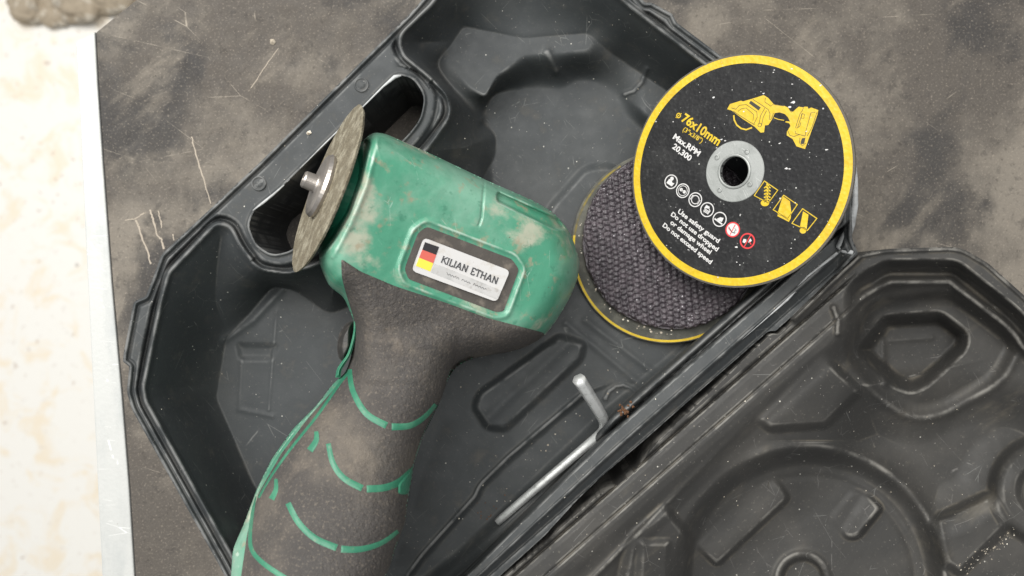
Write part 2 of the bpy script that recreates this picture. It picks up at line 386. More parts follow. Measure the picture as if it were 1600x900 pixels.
K = [(750, -100, 5), (672, 8, 10), (628, 48, 12), (622, 68, 12), (630, 88, 12), (668, 118, 8), (700, 150, 14), (704, 180, 14), (672, 224, 14), (560, 345, 10), (505, 408, 18), (452, 428, 14), (405, 420, 14), (378, 385, 14),
     (362, 352, 12), (338, 346, 14), (262, 425, 8), (250, 470, 10), (222, 605, 8), (226, 628, 8), (362, 872, 10), (410, 960, 10), (672, 960, 10), (727, 900, 5), (960, 671, 5), (1160, 492, 5), (1302, 368, 10), (1302, 290, 10), (1230, 205, 10), (1120, 112, 10), (985, 8, 10), (860, -100, 5)]
C = [(724, 41, 8), (704, 72, 14), (680, 98, 16), (700, 130, 20), (745, 178, 15), (776, 212, 12), (774, 245, 12), (742, 300, 15), (640, 420, 20), (545, 480, 20), (515, 492, 20), (460, 452, 15), (425, 448, 10), (390, 490, 10), (353, 530, 6), (338, 622, 8),
     (396, 756, 10), (470, 880, 10), (500, 940, 10), (668, 948, 10), (722, 897, 5), (948, 673, 5), (1130, 508, 5), (1262, 370, 10), (1250, 310, 10), (1180, 235, 10), (1075, 165, 14), (950, 80, 16), (918, 52, 8), (818, 60, 10)]
Kf = fillet(K, 10, 4); Cf = fillet(C, 12, 4)
FL = fillet([(752, 200), (768, 147), (830, 138), (880, 142), (900, 127), (930, 128), (1013, 196), (1140, 290), (1180, 380), (1140, 490), (950, 650), (720, 870), (640, 930), (540, 920), (420, 760), (365, 640), (375, 540), (440, 470), (540, 500), (640, 430), (760, 290)], 16, 4)
def base_sdf(X, Y):
    return np.maximum(sdf_poly(B0f, X, Y), -sdf_poly(HOLEf, X, Y, 40))
PAD = fillet([(874, 524), (914, 536), (908, 562), (790, 672), (760, 668), (740, 636), (748, 614)], 9, 4)
PAD2 = fillet([(858, 326), (915, 262), (955, 258), (990, 286), (925, 380), (840, 400)], 14, 4)
PKT = fillet([(925, 612), (950, 603), (978, 598), (1004, 606), (1010, 640), (700, 905), (640, 905), (664, 872), (738, 790), (748, 779), (755, 762), (800, 718)], 9, 4)
FACf = fillet([(724, 40), (820, 60), (914, 52), (924, 66), (917, 76), (880, 80), (818, 84), (775, 118), (758, 150), (735, 135), (700, 95)], 6, 3)
FAC = [(724, 40), (820, 60), (914, 52), (924, 66), (917, 76), (880, 80), (818, 84), (775, 118), (758, 160), (735, 135), (700, 95)]
def sS(X, Y): return .66*X+.751*Y
def E1(X): return np.interp(X, [727, 960], [1156, 1137])
def base_z(X, Y):
    dK = sdf_poly(Kf, X, Y); dC = sdf_poly(Cf, X, Y); dB = sdf_poly(B0f, X, Y); dH = sdf_poly(HOLEf, X, Y, 60)
    a = np.maximum(-dK, 0); b = np.maximum(dC, 0); t = a/(a+b+1e-6)
    t = np.where(dK > 0, 0, t)
    floor = 1.75-.65*sst(14, -14, sdf_poly(FL, X, Y))
    fa = np.maximum(sdf_poly(FACf, X, Y, 160), 0); fl = np.maximum(sdf_poly(FL, X, Y, 200), 0); tt = fa/(fa+fl+.5)
    up = sst(300, 210, Y)*sst(1010, 960, X)*sst(640, 700, X)
    flat = sst(540, 640, X); floor = floor*flat+1.15*(1-flat)
    floor = floor+up*(2.6-1.5*sst(0, 1, tt)-floor)
    # stepped, rounded mouth then a straight wall
    floor = floor-.0*X
    z = RIM+(floor-RIM)*(t*.75+.25*sst(0, 1, t))
    rimside = sS(X, Y) < E1(X)-12
    # groove and ridge that follow the mouth
    g = np.exp(-((dK-6)/4.2)**2)*rimside*sst(8, 22, -dB)
    z = z-.42*g
    z = z+.10*np.exp(-((dK+3)/5.)**2)*rimside
    # handle lip
    z = z+.12*np.exp(-((dH-1.5)/2.5)**2)-.16*np.exp(-((dH-22)/4)**2)*((X+Y > 800))
    z = z+1.7*np.exp(-(((X-1322)/22)**2+((Y-305)/75)**2))*(t < .6)
    # rim outer bead
    z = z+.10*np.exp(-((dB+3)/2.5)**2)-.08*np.exp(-((dB+9)/2.5)**2)
    # floor mouldings
    z = z+.36*sst(7, -8, sdf_poly(PAD, X, Y, 30)); dl = dist_line([(895, 530), (765, 650)], X, Y); z = z+.07*np.exp(-(dl/9)**2)
    z = z+.25*sst(8, -8, sdf_poly(PAD2, X, Y, 30))
    dp = sdf_poly(PKT, X, Y, 40); z = z-(.06+.09*sst(960, 920, X))*sst(5, -5, dp)+.12*np.exp(-((dp-7)/3.5)**2)*sst(925, 900, X)
    z = z+.09*np.exp(-(dist_line([(946, 622), (952, 611), (962, 604), (974, 602), (986, 606), (996, 615)], X, Y)/4)**2)
    z = z+.06*np.exp(-(dist_line([(885, 505), (1030, 625)], X, Y)/6)**2)+.06*np.exp(-(dist_line([(915, 500), (1045, 600)], X, Y)/6)**2)
    z = z+.10*np.exp(-(dist_line([(977, 147), (990, 142), (1003, 128), (1010, 108)], X, Y)/4)**2)
    z = z-.12*sst(7, -7, sdf_poly(fillet([(372, 538), (432, 540), (424, 560), (376, 560)], 5, 3), X, Y, 20))
    z = z+.025*np.exp(-(dist_line([(378, 562), (374, 640), (425, 650)], X, Y)/4)**2)+.025*np.exp(-(dist_line([(432, 485), (420, 640)], X, Y)/3)**2)
    z = z+.10*np.exp(-(dist_line([(352, 530), (395, 500), (440, 452)], X, Y)/7)**2)
    z = z+.12*np.exp(-(dist_line([(855, 82), (868, 110)], X, Y)/7)**2)
    z = z+.28*np.exp(-(dist_line([(628, 92), (700, 146), (750, 186)], X, Y)/8)**2)*(dH > 14)
    z = z+.10*np.exp(-((dist_line([(460, 700), (540, 790), (600, 870)], X, Y))/10)**2)
    # hinge side cross-section
    s = sS(X, Y); e1 = E1(X); q = s-e1; t = q/(1182-e1)
    prof = np.interp(t, [-.06, 0, .03, .08, .46, .52, .58, .66, .90, .95, 1.05], [3.2, 3.9, 4.4, 4.68, 4.75, 4.88, 4.80, 4.50, 4.28, 4.42, 4.45])
    w = sst(-4, 0, q)*sst(1330, 1300, X)
    z = z*(1-w)+prof*w
    bead = (4.15-.012*(q+11)**2)
    wb = sst(-24, -16, q)*sst(1, -5, q)*sst(890, 960, X)*sst(1330, 1290, X)
    z = np.maximum(z, bead*wb)
    z = z+.03*vnoise(X, Y, 45, 1)+.003*vnoise(X, Y, 9, 2)
    return z
case = thing('tool_case', 'open black moulded plastic tool case lying on the bench, holding grinder, discs and hex key', 'tool case', (0, 0, 0))
base = solid('case_base', base_sdf, (180, -60, 1350, 955), 1.6, base_z, lambda x, y, z: np.full_like(z, .05), M['case'], case, vertical=True, bottom=False)

# ------------------------------------------------------------------ lid half
L0 = [(1343, 397, 4), (1381, 389, 14), (1500, 385, 20), (1545, 412, 6), (1604, 465), (1680, 540), (1720, 960), (712, 965), (764, 922), (861, 841), (873, 828), (926, 781, 3), (938, 772, 2), (962, 759, 3), (987, 742, 3), (1031, 686), (1122, 600), (1204, 521), (1218, 522, 2), (1243, 495, 2)]
L0f = fillet(L0, 5, 4)
I1 = fillet([(1328, 444), (1383, 412), (1494, 412), (1586, 486), (1680, 590), (1700, 990), (800, 990), (1240, 540)], 14, 4)
I2 = fillet([(1306, 500), (1372, 448), (1488, 446), (1560, 500), (1640, 575), (1700, 700), (1700, 990), (850, 990), (1010, 822), (1160, 660), (1240, 565)], 12, 4)
Q1 = fillet([(1283, 556), (1341, 611), (1289, 662), (1204, 668), (1186, 655)], 6, 3)
Q2 = fillet([(1337, 548), (1380, 494), (1470, 488), (1512, 520), (1510, 545), (1450, 602), (1425, 613), (1395, 604)], 12, 4)
Q2o = fillet([(1318, 545), (1368, 476), (1490, 462), (1590, 530), (1560, 590), (1470, 640), (1425, 646), (1375, 612)], 24, 4)
SLT = fillet([(1298, 810), (1322, 840), (1340, 840), (1378, 794), (1352, 768), (1332, 768)], 10, 4)
RCT = fillet([(1165, 770), (1210, 745), (1234, 778), (1120, 884), (1086, 852)], 10, 4)
BLP = fillet([(990, 835), (1040, 795), (1076, 838), (1070, 960), (960, 960)], 8, 3)
BLT = fillet([(1000, 846), (1046, 846), (1042, 960), (996, 960)], 5, 3)
RP = fillet([(1462, 812), (1545, 774), (1572, 822), (1500, 894), (1478, 880)], 8, 3)
def lid_z(X, Y):
    d0 = sdf_poly(L0f, X, Y); s = sS(X, Y)
    z = np.full(X.shape, 4.5)
    z = z+.12*np.exp(-((d0+4)/3.)**2)
    hing = sst(1300, 1240, s)
    fh = .35+.65*np.maximum(sst(1270, 1440, s), sst(1290, 1370, X)*sst(640, 560, Y))
    z = z-1.1*fh*sst(8, -8, sdf_poly(I1, X, Y))
    dr = sdf_poly(I1, X, Y)
    z = z-.4*np.exp(-((dr+16)/7.)**2)*(X > 1330)
    z = z+.15*np.exp(-((dr+30)/5.)**2)
    z = z-1.0*fh*sst(12, -24, sdf_poly(I2, X, Y))
    bowl = sdf_poly(fillet([(1345, 610), (1420, 650), (1500, 610), (1600, 620), (1660, 700), (1560, 720), (1530, 790), (1450, 820), (1390, 745), (1310, 700)], 30, 4), X, Y)
    z = z-1.0*sst(35, -55, bowl)
    z = z+.5*sst(12, -6, sdf_poly(Q1, X, Y, 40))
    q2o = sdf_poly(Q2o, X, Y, 60)
    z = z-.5*sst(16, -16, q2o)+.12*np.exp(-((q2o-8)/8)**2)
    z = z-1.5*sst(5, -22, sdf_poly(Q2, X, Y, 60))
    z = z+.14*np.exp(-(dist_line([(1378, 520), (1382, 600)], X, Y)/6)**2)+.07*np.exp(-(dist_line([(1390, 532), (1455, 528)], X, Y)/5)**2)
    rr = np.hypot(X-1262, Y-912)
    z = z-.95*sst(218, 182, rr)*sst(1225, 1270, s)+.16*np.exp(-((rr-214)/10)**2)*(Y > 690)*sst(1150, 1200, X)
    z = z-.05*np.exp(-((rr-168)/6)**2)*(X > 1200)
    z = z+.13*np.exp(-((np.hypot(X-1254, Y-905)-40)/6)**2)-.28*sst(36, 26, np.hypot(X-1254, Y-905))
    z = z+.42*sst(7, -6, sdf_poly(SLT, X, Y, 40))*sst(1480, 1535, s+.5*X-.5*1320)*1.0+.05*sst(7, -6, sdf_poly(SLT, X, Y, 40))
    dq = sdf_poly(RCT, X, Y, 40); z = z+.42*sst(6, -6, dq)*sst(1345, 1400, s)
    z = z+.5*sst(12, -8, sdf_poly(BLP, X, Y, 40))+.22*sst(8, -8, sdf_poly(BLT, X, Y, 30))
    z = z+.55*sst(12, -8, sdf_poly(RP, X, Y, 40))
    r2 = np.hypot(X-1632, Y-765); z = z+.75*sst(92, 62, r2)+.15*np.exp(-((r2-76)/8)**2)-.35*sst(48, 32, r2)
    prof = np.interp(s, [1180, 1188, 1200, 1203, 1205.5, 1208, 1216, 1235, 1238, 1241, 1247, 1256, 1268, 1285], [4.46, 4.48, 4.48, 4.38, 4.12, 4.38, 4.44, 4.46, 4.38, 4.46, 4.46, 4.40, 4.26, 4.05])
    w = sst(1300, 1256, s)*sst(1345, 1315, X)
    z = z*(1-w)+prof*w
    bead = np.exp(-(dist_line([(1340, 402), (1242, 497)], X, Y)/5)**2)
    z = z+.35*bead
    crk = dist_line([(1303, 482), (1310, 500), (1309, 520)], X, Y); z = z+.2*np.exp(-(crk/5)**2)
    z = np.where(z < .7, .25+.45*np.exp((z-.7)/.45), z)
    z = z+.05*vnoise(X, Y, 45, 3)+.005*vnoise(X, Y, 9, 4)
    return z
lid = solid('case_lid', lambda X, Y: sdf_poly(L0f, X, Y), (700, 380, 1680, 955), 1.6, lid_z, lambda x, y, z: np.full_like(z, .05), M['lid'], case, vertical=True, bottom=False)
# whitened, bent plastic at the hinge corner and along the handle lip
def tube(name, P, rad, m, parent, seg=10, loc=None, cap=True, hexa=False, ph=0):
    P = [np.array(p, float) for p in P]; n = len(P); rad = rad if hasattr(rad, '__len__') else [rad]*n
    V = []; F = []; up = np.array([0.13, .2, 1.])
    for i in range(n):
        t = P[min(i+1, n-1)]-P[max(i-1, 0)]; t /= np.linalg.norm(t)
        if i == 0: a = up-t*np.dot(up, t); 
        else: a = a-t*np.dot(a, t)
        a /= np.linalg.norm(a); b = np.cross(t, a)
        for k in range(seg):
            an = 2*math.pi*k/seg+ph; hx = .88/math.cos((an % (math.pi/3))-math.pi/6) if seg == 24 else 1; V.append(P[i]+rad[i]*hx*(math.cos(an)*a+math.sin(an)*b))
    for i in range(n-1):
        for k in range(seg):
            F.append((i*seg+k, i*seg+(k+1) % seg, (i+1)*seg+(k+1) % seg, (i+1)*seg+k))
    if cap: F += [tuple(range(seg))[::-1], tuple((n-1)*seg+k for k in range(seg))]
    return mk(name, V, F, m, parent, not hexa, loc)
def bz(x, y): return float(base_z(np.array([[float(x)]]), np.array([[float(y)]]))[0, 0])
pts = [(1333, 236), (1336, 280), (1335, 320), (1329, 350), (1319, 374), (1311, 386), (1318, 391), (1332, 395)]
P = [W(x+1, y, max(bz(x-6, y), 4.6)+.03) for x, y in pts]; tube('whitened_edge', P, [.04, .07, .10, .13, .18, .15, .11, .07], M['stress'], case)
pts = [(470, 264), (510, 224), (560, 176), (600, 136), (618, 121), (628, 119)]
tube('whitened_edge', [W(x-1, y-1, RIM+.12) for x, y in pts], [.01, .022, .02, .035, .07, .03], M['stress'], case)
pts = [(396, 330), (412, 318), (428, 305), (445, 290)]
tube('whitened_edge', [W(x-1, y-1, RIM+.12) for x, y in pts], [.02, .045, .04, .02], M['stress'], case)
pts = [(1308, 395), (1262, 432), (1230, 468), (1203, 492), (1160, 530)]
tube('whitened_edge', [W(x, y, bz(x, y)+.0) for x, y in pts], [.05, .045, .05, .03, .01], M['stress'], case)
# round moulded bosses on the flange
for x, y, r in ((565, 133, 10), (405, 287, 10)):
    z = bz(x, y); c = W(x, y, z-.02); rr = r*(CAMH-z)/FPX; V = []; F = []
    prof = [(1.25, -.02), (1.12, .08), (1.0, .09), (.88, .03), (.6, .07), (0.02, .09)]
    for pr, ph in prof:
        for k in range(28): V.append((c[0]+rr*pr*math.cos(k*math.pi/14), c[1]+rr*pr*math.sin(k*math.pi/14), c[2]+ph))
    for i in range(len(prof)-1):
        for k in range(28): F.append((i*28+k, i*28+(k+1) % 28, (i+1)*28+(k+1) % 28, (i+1)*28+k))
    F.append(tuple((len(prof)-1)*28+k for k in range(28)))
    mk('boss', V, F, M['case'], case)

# ------------------------------------------------------------------ flat shapes on a tilted plane (print on discs)
class Plane:
    def __init__(s, c, n):
        s.c = np.array(c, float); s.n = np.array(n, float)/np.linalg.norm(n)
        s.u = np.cross([0, 1., 0], s.n); s.u /= np.linalg.norm(s.u); s.v = np.cross(s.n, s.u)
    def px(s, x, y):           # pixel -> plane coordinates (cm)
        o = np.array([0, 0, CAMH]); d = np.array([(x-800)/FPX, (450-y)/FPX, -1.])
        t = np.dot(s.c-o, s.n)/np.dot(d, s.n); p = o+t*d-s.c
        return np.array([np.dot(p, s.u), np.dot(p, s.v)])
    def w(s, a, h=0): return s.c+a[0]*s.u+a[1]*s.v+h*s.n
def text_mesh(txt, bold=0.0):
    cu = bpy.data.curves.new('t', 'FONT'); cu.body = txt; cu.size = 1; cu.offset = bold; cu.resolution_u = 3
    ob = bpy.data.objects.new('t', cu); COL.objects.link(ob)
    dg = bpy.context.evaluated_depsgraph_get(); dg.update(); me = bpy.data.meshes.new_from_object(ob.evaluated_get(dg))
    v = np.array([tuple(q.co) for q in me.vertices]); f = [tuple(p.vertices) for p in me.polygons]
    bpy.data.objects.remove(ob); bpy.data.curves.remove(cu); bpy.data.meshes.remove(me)
    v[:, 0] -= v[:, 0].min(); v[:, 0] /= v[:, 0].max(); v[:, 1] /= .72     # cap height ~ .72 of size
    return v, f
class Print:
    """collects flat shapes on a plane and links them as one mesh"""
    def __init__(s, pl, h): s.pl = pl; s.h = h; s.V = []; s.F = []
    def add(s, v2, f):
        o = len(s.V); s.V += [s.pl.w(a, s.h) for a in v2]; s.F += [tuple(i+o for i in q) for q in f]
    def poly(s, pts, px=True):
        P = [s.pl.px(*p) for p in pts] if px else pts
        t = geometry.tessellate_polygon([[Vector((p[0], p[1], 0)) for p in P]])
        s.add(P, [tuple(q) for q in t])
    def line(s, pts, w, px=True, closed=False):
        P = [s.pl.px(*p) for p in pts] if px else [np.array(p) for p in pts]
        n = len(P); V = []
        for i in range(n):
            a = P[(i-1) % n] if (closed or i > 0) else P[i]; b = P[(i+1) % n] if (closed or i < n-1) else P[i]
            t = b-a; t = t/np.linalg.norm(t); nn = np.array([-t[1], t[0]]); V += [P[i]+nn*w/2, P[i]-nn*w/2]
        F = [(2*i, 2*i+1, 2*((i+1) % n)+1, 2*((i+1) % n)) for i in range(n if closed else n-1)]
        s.add(V, F)
    def ring(s, c, r, w, px=True, a0=0, a1=360, seg=40):
        c = s.pl.px(*c) if px else np.array(c)
        full = a1-a0 >= 360; n = seg+(0 if full else 1)
        pts = [c+r*np.array([math.cos(D(a0+(a1-a0)*k/seg)), math.sin(D(a0+(a1-a0)*k/seg))]) for k in range(n)]
        s.line(pts, w, False, full)
    def dot(s, c, r, px=True, seg=24):
        c = s.pl.px(*c) if px else np.array(c)
        s.poly([c+r*np.array([math.cos(2*math.pi*k/seg), math.sin(2*math.pi*k/seg)]) for k in range(seg)], False)
    def text(s, txt, p0, p1, hpx, bold=.02):
        v, f = text_mesh(txt, bold); a = s.pl.px(*p0); b = s.pl.px(*p1); e = b-a; L_ = np.linalg.norm(e); t = e/L_; nn = np.array([-t[1], t[0]])
        H = hpx*(CAMH-s.pl.c[2])/FPX
        s.add([a+t*q[0]*L_+nn*q[1]*H for q in v], f)
    def build(s, name, m, parent): return mk(name, s.V, s.F, m, parent, False)
def lathe_disc(name, pl, prof, m, parent, seg=128, jit=0, seed=0, close=True, h0=0, loc=None):
    """prof: list of (radius, height along the normal)"""
    r = np.random.default_rng(seed); J = np.ones(seg)
    if jit: J = 1+jit*(np.convolve(r.random(seg*3), np.ones(3)/3, 'same')[seg:2*seg]-.5)*2
    V = []; F = []
    for pr, ph in prof:
        for k in range(seg):
            a = 2*math.pi*k/seg; V.append(pl.w((pr*J[k]*math.cos(a), pr*J[k]*math.sin(a)), ph+h0))
    n = len(prof)
    for i in range(n if close else n-1):
        j = (i+1) % n
        for k in range(seg): F.append((i*seg+k, i*seg+(k+1) % seg, j*seg+(k+1) % seg, j*seg+k))
    return mk(name, V, F, m, parent, False, loc)

# ------------------------------------------------------------------ cutting discs
# top disc, leaning on the case corner
pl1 = Plane(W(1148, 268, 5.3), (-.60, -.03, .80))
R1 = 3.87
d1 = thing('cutting_disc', 'new black cutting disc with yellow rim and saw drawing, leaning on top of the stack', 'cutting disc', pl1.c, 'cutting discs stacked in the case')
lathe_disc('disc_body', pl1, [(.5, 0), (R1*.985, 0), (R1, -.03), (R1, -.1), (R1*.99, -.12), (.5, -.12)], M['discblack'], d1, 160, .0015, 1)
lathe_disc('fibre_edge', pl1, [(R1*.982, .004), (R1*1.002, -.02), (R1*1.003, -.11), (R1*.985, -.125)], M['discedge'], d1, 200, .003, 2, False)
lathe_disc('yellow_rim', pl1, [(R1*.918, .006), (R1*.985, .006)], M['yellow'], d1, 160, 0, 0, False)
lathe_disc('hub_ring', pl1, [(.50, -.13), (.50, .075), (.53, .09), (.57, .075), (.59, .035), (1.00, .03), (1.02, .012), (1.02, 0)], M['hub'], d1, 72, 0, 0, False)
hub = [o for o in d1.children if o.name.startswith('hub_ring')][0]
for x, y in ((1167.5, 237.5), (1121, 246), (1125, 297), (1172, 288)):
    a = pl1.px(x, y); q = Plane(pl1.w(a, .03), pl1.n)
    lathe_disc('rivet_dimple', q, [(.10, 0), (.085, .03), (.06, .035), (.045, .0), (.03, -.01), (.002, -.01)], M['hub'], hub, 16, 0, 0, False)
h1 = .008
p = Print(pl1, h1)
p.text('Max.RPM', (1051, 216), (1091, 244.5), 9.3, .028); p.text('20,300', (1050, 231), (1077.5, 252), 9.3, .028)
p.text('Use safety guard', (1058.7, 332), (1122, 380), 7.6, .026); p.text('Do not use dropped', (1048, 336.5), (1120, 393), 7.6, .026)
p.text('or damage wheel', (1047, 349), (1109, 397.5), 7.6, .026); p.text('Do not exceed speed', (1035, 353.5), (1110, 413), 7.6, .026)
p.build('white_lettering', M['white'], d1)
p = Print(pl1, h1)
p.text('76x10mm', (1064, 188.5), (1121.5, 228), 14.5, .03); p.ring((1060.5, 180.5), .075, .035); p.line([(1056, 184), (1065, 177)], .03); p.text('(3"x3/8")', (1066.5, 204), (1096, 223.5), 7.5, .012)
p.build('yellow_lettering', M['yellow'], d1)
# safety pictograms
pc = [(1048.7, 284), (1067, 298), (1086.5, 312), (1105, 327.6), (1124.5, 342.7)]
rp = .235
for i, c in enumerate(pc):
    q = Print(pl1, h1); cc = pl1.px(*c); q.ring(cc, rp, .035, False); ax = lambda x, y: cc+rp*np.array([x*.8+y*.6, -x*.6+y*.8])
    if i == 0:   # reading figure
        q.dot(ax(-.15, .45), .07, False, 12); q.poly([ax(-.5, .2), ax(0, .25), ax(.2, 0), ax(.6, .1), ax(.5, -.5), ax(-.55, -.55)], False)
    elif i == 1: q.ring(cc, rp*.72, .02, False); q.dot(ax(-.3, 0), .06, False, 12); q.dot(ax(.3, 0), .06, False, 12); q.line([ax(-.3, 0), ax(.3, 0)], .03, False)
    elif i == 2: q.ring(cc, rp*.6, .03, False); q.poly([ax(-.75, .35), ax(-.5, .4), ax(-.5, -.4), ax(-.75, -.35)], False); q.poly([ax(.75, .35), ax(.5, .4), ax(.5, -.4), ax(.75, -.35)], False)
    elif i == 3:
        q.poly([ax(-.5, .5), ax(.1, .55), ax(.2, .3), ax(-.2, .1), ax(-.5, -.1)], False)
        for k in range(3): q.line([ax(-.4, -.1-.18*k), ax(.5, -.05-.18*k)], .028, False)
        q.line([ax(.1, .3), ax(.5, .1), ax(.45, -.5)], .03, False)
    else:
        q.line([ax(-.7, -.35), ax(.75, -.35)], .05, False); q.poly([ax(-.4, -.2), ax(-.1, .3), ax(.4, .5), ax(.5, -.1), ax(.1, -.25)], False)
    q.build('pictogram', M['white'], d1)
c = pl1.px(1145, 358.8); ax = lambda x, y: c+rp*np.array([x*.8+y*.6, -x*.6+y*.8])
q = Print(pl1, h1); q.dot(c, rp*.9, False); w_ = q.build('pictogram', M['white'], d1)
q = Print(pl1, h1+.003); q.ring(c, rp*1.0, .045, False); q.line([ax(-.1, .8), ax(.1, -.8)], .03, False); q.line([ax(-.7, -.2), ax(0, -.35)], .02, False)
q.build('red_ring', M['red'], w_)
q = Print(pl1, h1+.005); q.line([ax(-.75, 0), ax(.1, -.35), ax(.6, -.2)], .025, False); q.line([ax(.15, .3), ax(.5, .25), ax(.3, -.05), ax(.55, -.1)], .02, False); q.build('black_lines', M['pblack'], w_)
c = pl1.px(1168, 376.5); ax = lambda x, y: c+rp*np.array([x*.8+y*.6, -x*.6+y*.8])
q = Print(pl1, h1); q.poly([ax(-.65, -.1), ax(-.3, .1), ax(-.1, -.1), ax(-.15, -.5), ax(-.5, -.55)], False); q.poly([ax(.1, .55), ax(.5, .4), ax(.4, 0), ax(.2, -.1)], False)
w_ = q.build('pictogram', M['white'], d1); q = Print(pl1, h1+.003); q.ring(c, rp*1.02, .05, False); q.line([ax(-.1, .9), ax(.1, -.9)], .035, False); q.line([ax(.3, .1), ax(.75, -.1)], .035, False); q.build('red_ring', M['red'], w_)
# material symbols (bar, board, pipe)
def Z4(x, y): return (1160+x/9, 270+y/9)
for sq, kind in (([(310, 115), (498, 245), (365, 425), (168, 320)], 0), ([(582, 315), (773, 447), (640, 640), (434, 520)], 1), ([(848, 505), (1048, 642), (915, 810), (698, 710)], 2)):
    q = Print(pl1, h1); q.line([Z4(*t) for t in sq], .04, True, True)
    if kind == 0:
        q.line([Z4(360, 150), Z4(335, 400)], .10)
        q.poly([Z4(318+60*math.cos(a), 425+46*math.sin(a)) for a in np.linspace(0, 6.1, 16)])
        for k in range(5): q.line([Z4(305, 215+45*k), Z4(352, 180+45*k)], .04); q.line([Z4(355, 185+45*k), Z4(396, 215+45*k)], .04)
    elif kind == 1: q.poly([Z4(575, 330), Z4(670, 400), Z4(688, 560), Z4(680, 640), Z4(655, 690), Z4(495, 610), Z4(500, 560), Z4(540, 420)])
    else:
        q.poly([Z4(855, 540), Z4(930, 590), Z4(905, 790), Z4(808, 770)]); q.poly([Z4(853+50*math.cos(a), 812+46*math.sin(a)) for a in np.linspace(0, 6.1, 16)])
    w_ = q.build('material_symbol', M['yellow'], d1)
    q = Print(pl1, h1+.003)
    if kind == 0:
        for k in range(5): q.line([Z4(310, 238+44*k), Z4(345, 215+44*k)], .022); q.line([Z4(365, 205+44*k), Z4(385, 228+44*k)], .022)
    elif kind == 1: q.line([Z4(500, 585), Z4(560, 605), Z4(650, 665)], .014)
    else: q.line([Z4(853+50*math.cos(a), 812+46*math.sin(a)) for a in np.linspace(0, 5.9, 16)], .014, True, True)
    q.build('shadow_line', M['pblack'], w_)
# drawing of a handheld saw
def Z5(x, y): return (1130+x/7.5, 130+y/7.5)
q = Print(pl1, h1)
q.poly([Z5(*t) for t in [(70, 262), (80, 245), (210, 205), (232, 214), (350, 180), (475, 140), (525, 170), (592, 245), (715, 265), (760, 285), (790, 325), (820, 335), (850, 305), (885, 275), (940, 285), (955, 275), (990, 277), (1000, 303), (1030, 285), (1115, 315),
    (1105, 370), (1050, 520), (960, 772), (860, 740), (815, 655), (745, 610), (748, 570), (790, 500), (775, 470), (728, 458), (735, 445), (785, 450), (760, 400), (725, 362), (660, 342), (605, 350), (585, 400), (560, 445), (530, 490), (490, 495), (480, 575), (440, 580), (370, 510), (230, 420), (100, 320), (48, 305)]])
q.line([Z5(125, 375), Z5(130, 430), Z5(160, 490), Z5(210, 530), Z5(270, 545), Z5(340, 520)], .05)
q.line([Z5(595, 405), Z5(650, 425), Z5(715, 435)], .025)
w_ = q.build('saw_drawing', M['saw'], d1)
q = Print(pl1, h1+.003)
q.poly([Z5(*t) for t in [(325, 205), (442, 285), (415, 320), (303, 235)]]); q.poly([Z5(*t) for t in [(925, 645), (965, 640), (950, 710), (915, 715), (908, 690)]])
for ln in ([(95, 290), (150, 305), (190, 260), (270, 250), (395, 335), (400, 400), (360, 480)], [(175, 330), (215, 300), (270, 290), (360, 370), (350, 440)], [(120, 330), (370, 490)],
           [(350, 190), (480, 275), (530, 310), (550, 360), (540, 430)], [(495, 170), (490, 220), (560, 270), (590, 245)], [(420, 480), (440, 380), (490, 290)], [(450, 500), (470, 400), (510, 320)],
           [(590, 350), (575, 400), (550, 430)], [(770, 300), (800, 340), (830, 320)], [(940, 290), (930, 320), (900, 360), (850, 520)], [(850, 520), (870, 530), (930, 350)], [(1080, 340), (1030, 345), (970, 560), (960, 620)],
           [(760, 560), (780, 610), (830, 625), (900, 600)], [(845, 560), (850, 590), (960, 620)], [(1100, 340), (1040, 520), (985, 620)], [(880, 520), (900, 500), (910, 460)], [(600, 250), (710, 268)],
           [(900, 640), (895, 700), (930, 735), (970, 700)], [(920, 360), (915, 410), (945, 415), (955, 365), (925, 358)]):
    q.line([Z5(*t) for t in ln], .016)
q.ring(Z5(430, 490), .06, .016)
q.build('drawing_lines', M['pblack'], w_)
# fresh chips in the print, torn fibre
q = Print(pl1, h1+.004)
for x, y, r in ((1239, 160, .06), (1234, 167, .05), (1127, 218, .04), (1133, 220, .035), (1229, 263, .05), (1234, 264, .035), (1151, 386, .045), (1120, 231, .03), (1292, 234, .035)):
    q.poly([pl1.px(x, y)+r*rng.uniform(.5, 1.2)*np.array([math.cos(a)*1.3, math.sin(a)*.7]) for a in np.linspace(0, 5.6, 9)], False)
for _ in range(70):
    a0, rr_ = rng.uniform(0, 6.28), R1*math.sqrt(rng.uniform(.09, .97)); r0 = .010+.028*rng.random()**3
    cc_ = np.array([rr_*math.cos(a0), rr_*math.sin(a0)])
    q.poly([cc_+r0*rng.uniform(.5, 1.3)*np.array([math.cos(a)*1.3, math.sin(a)*.8]) for a in np.linspace(0, 5.4, 7)], False)
tag(q.build('print_chips', M['white'], d1), kind='stuff')

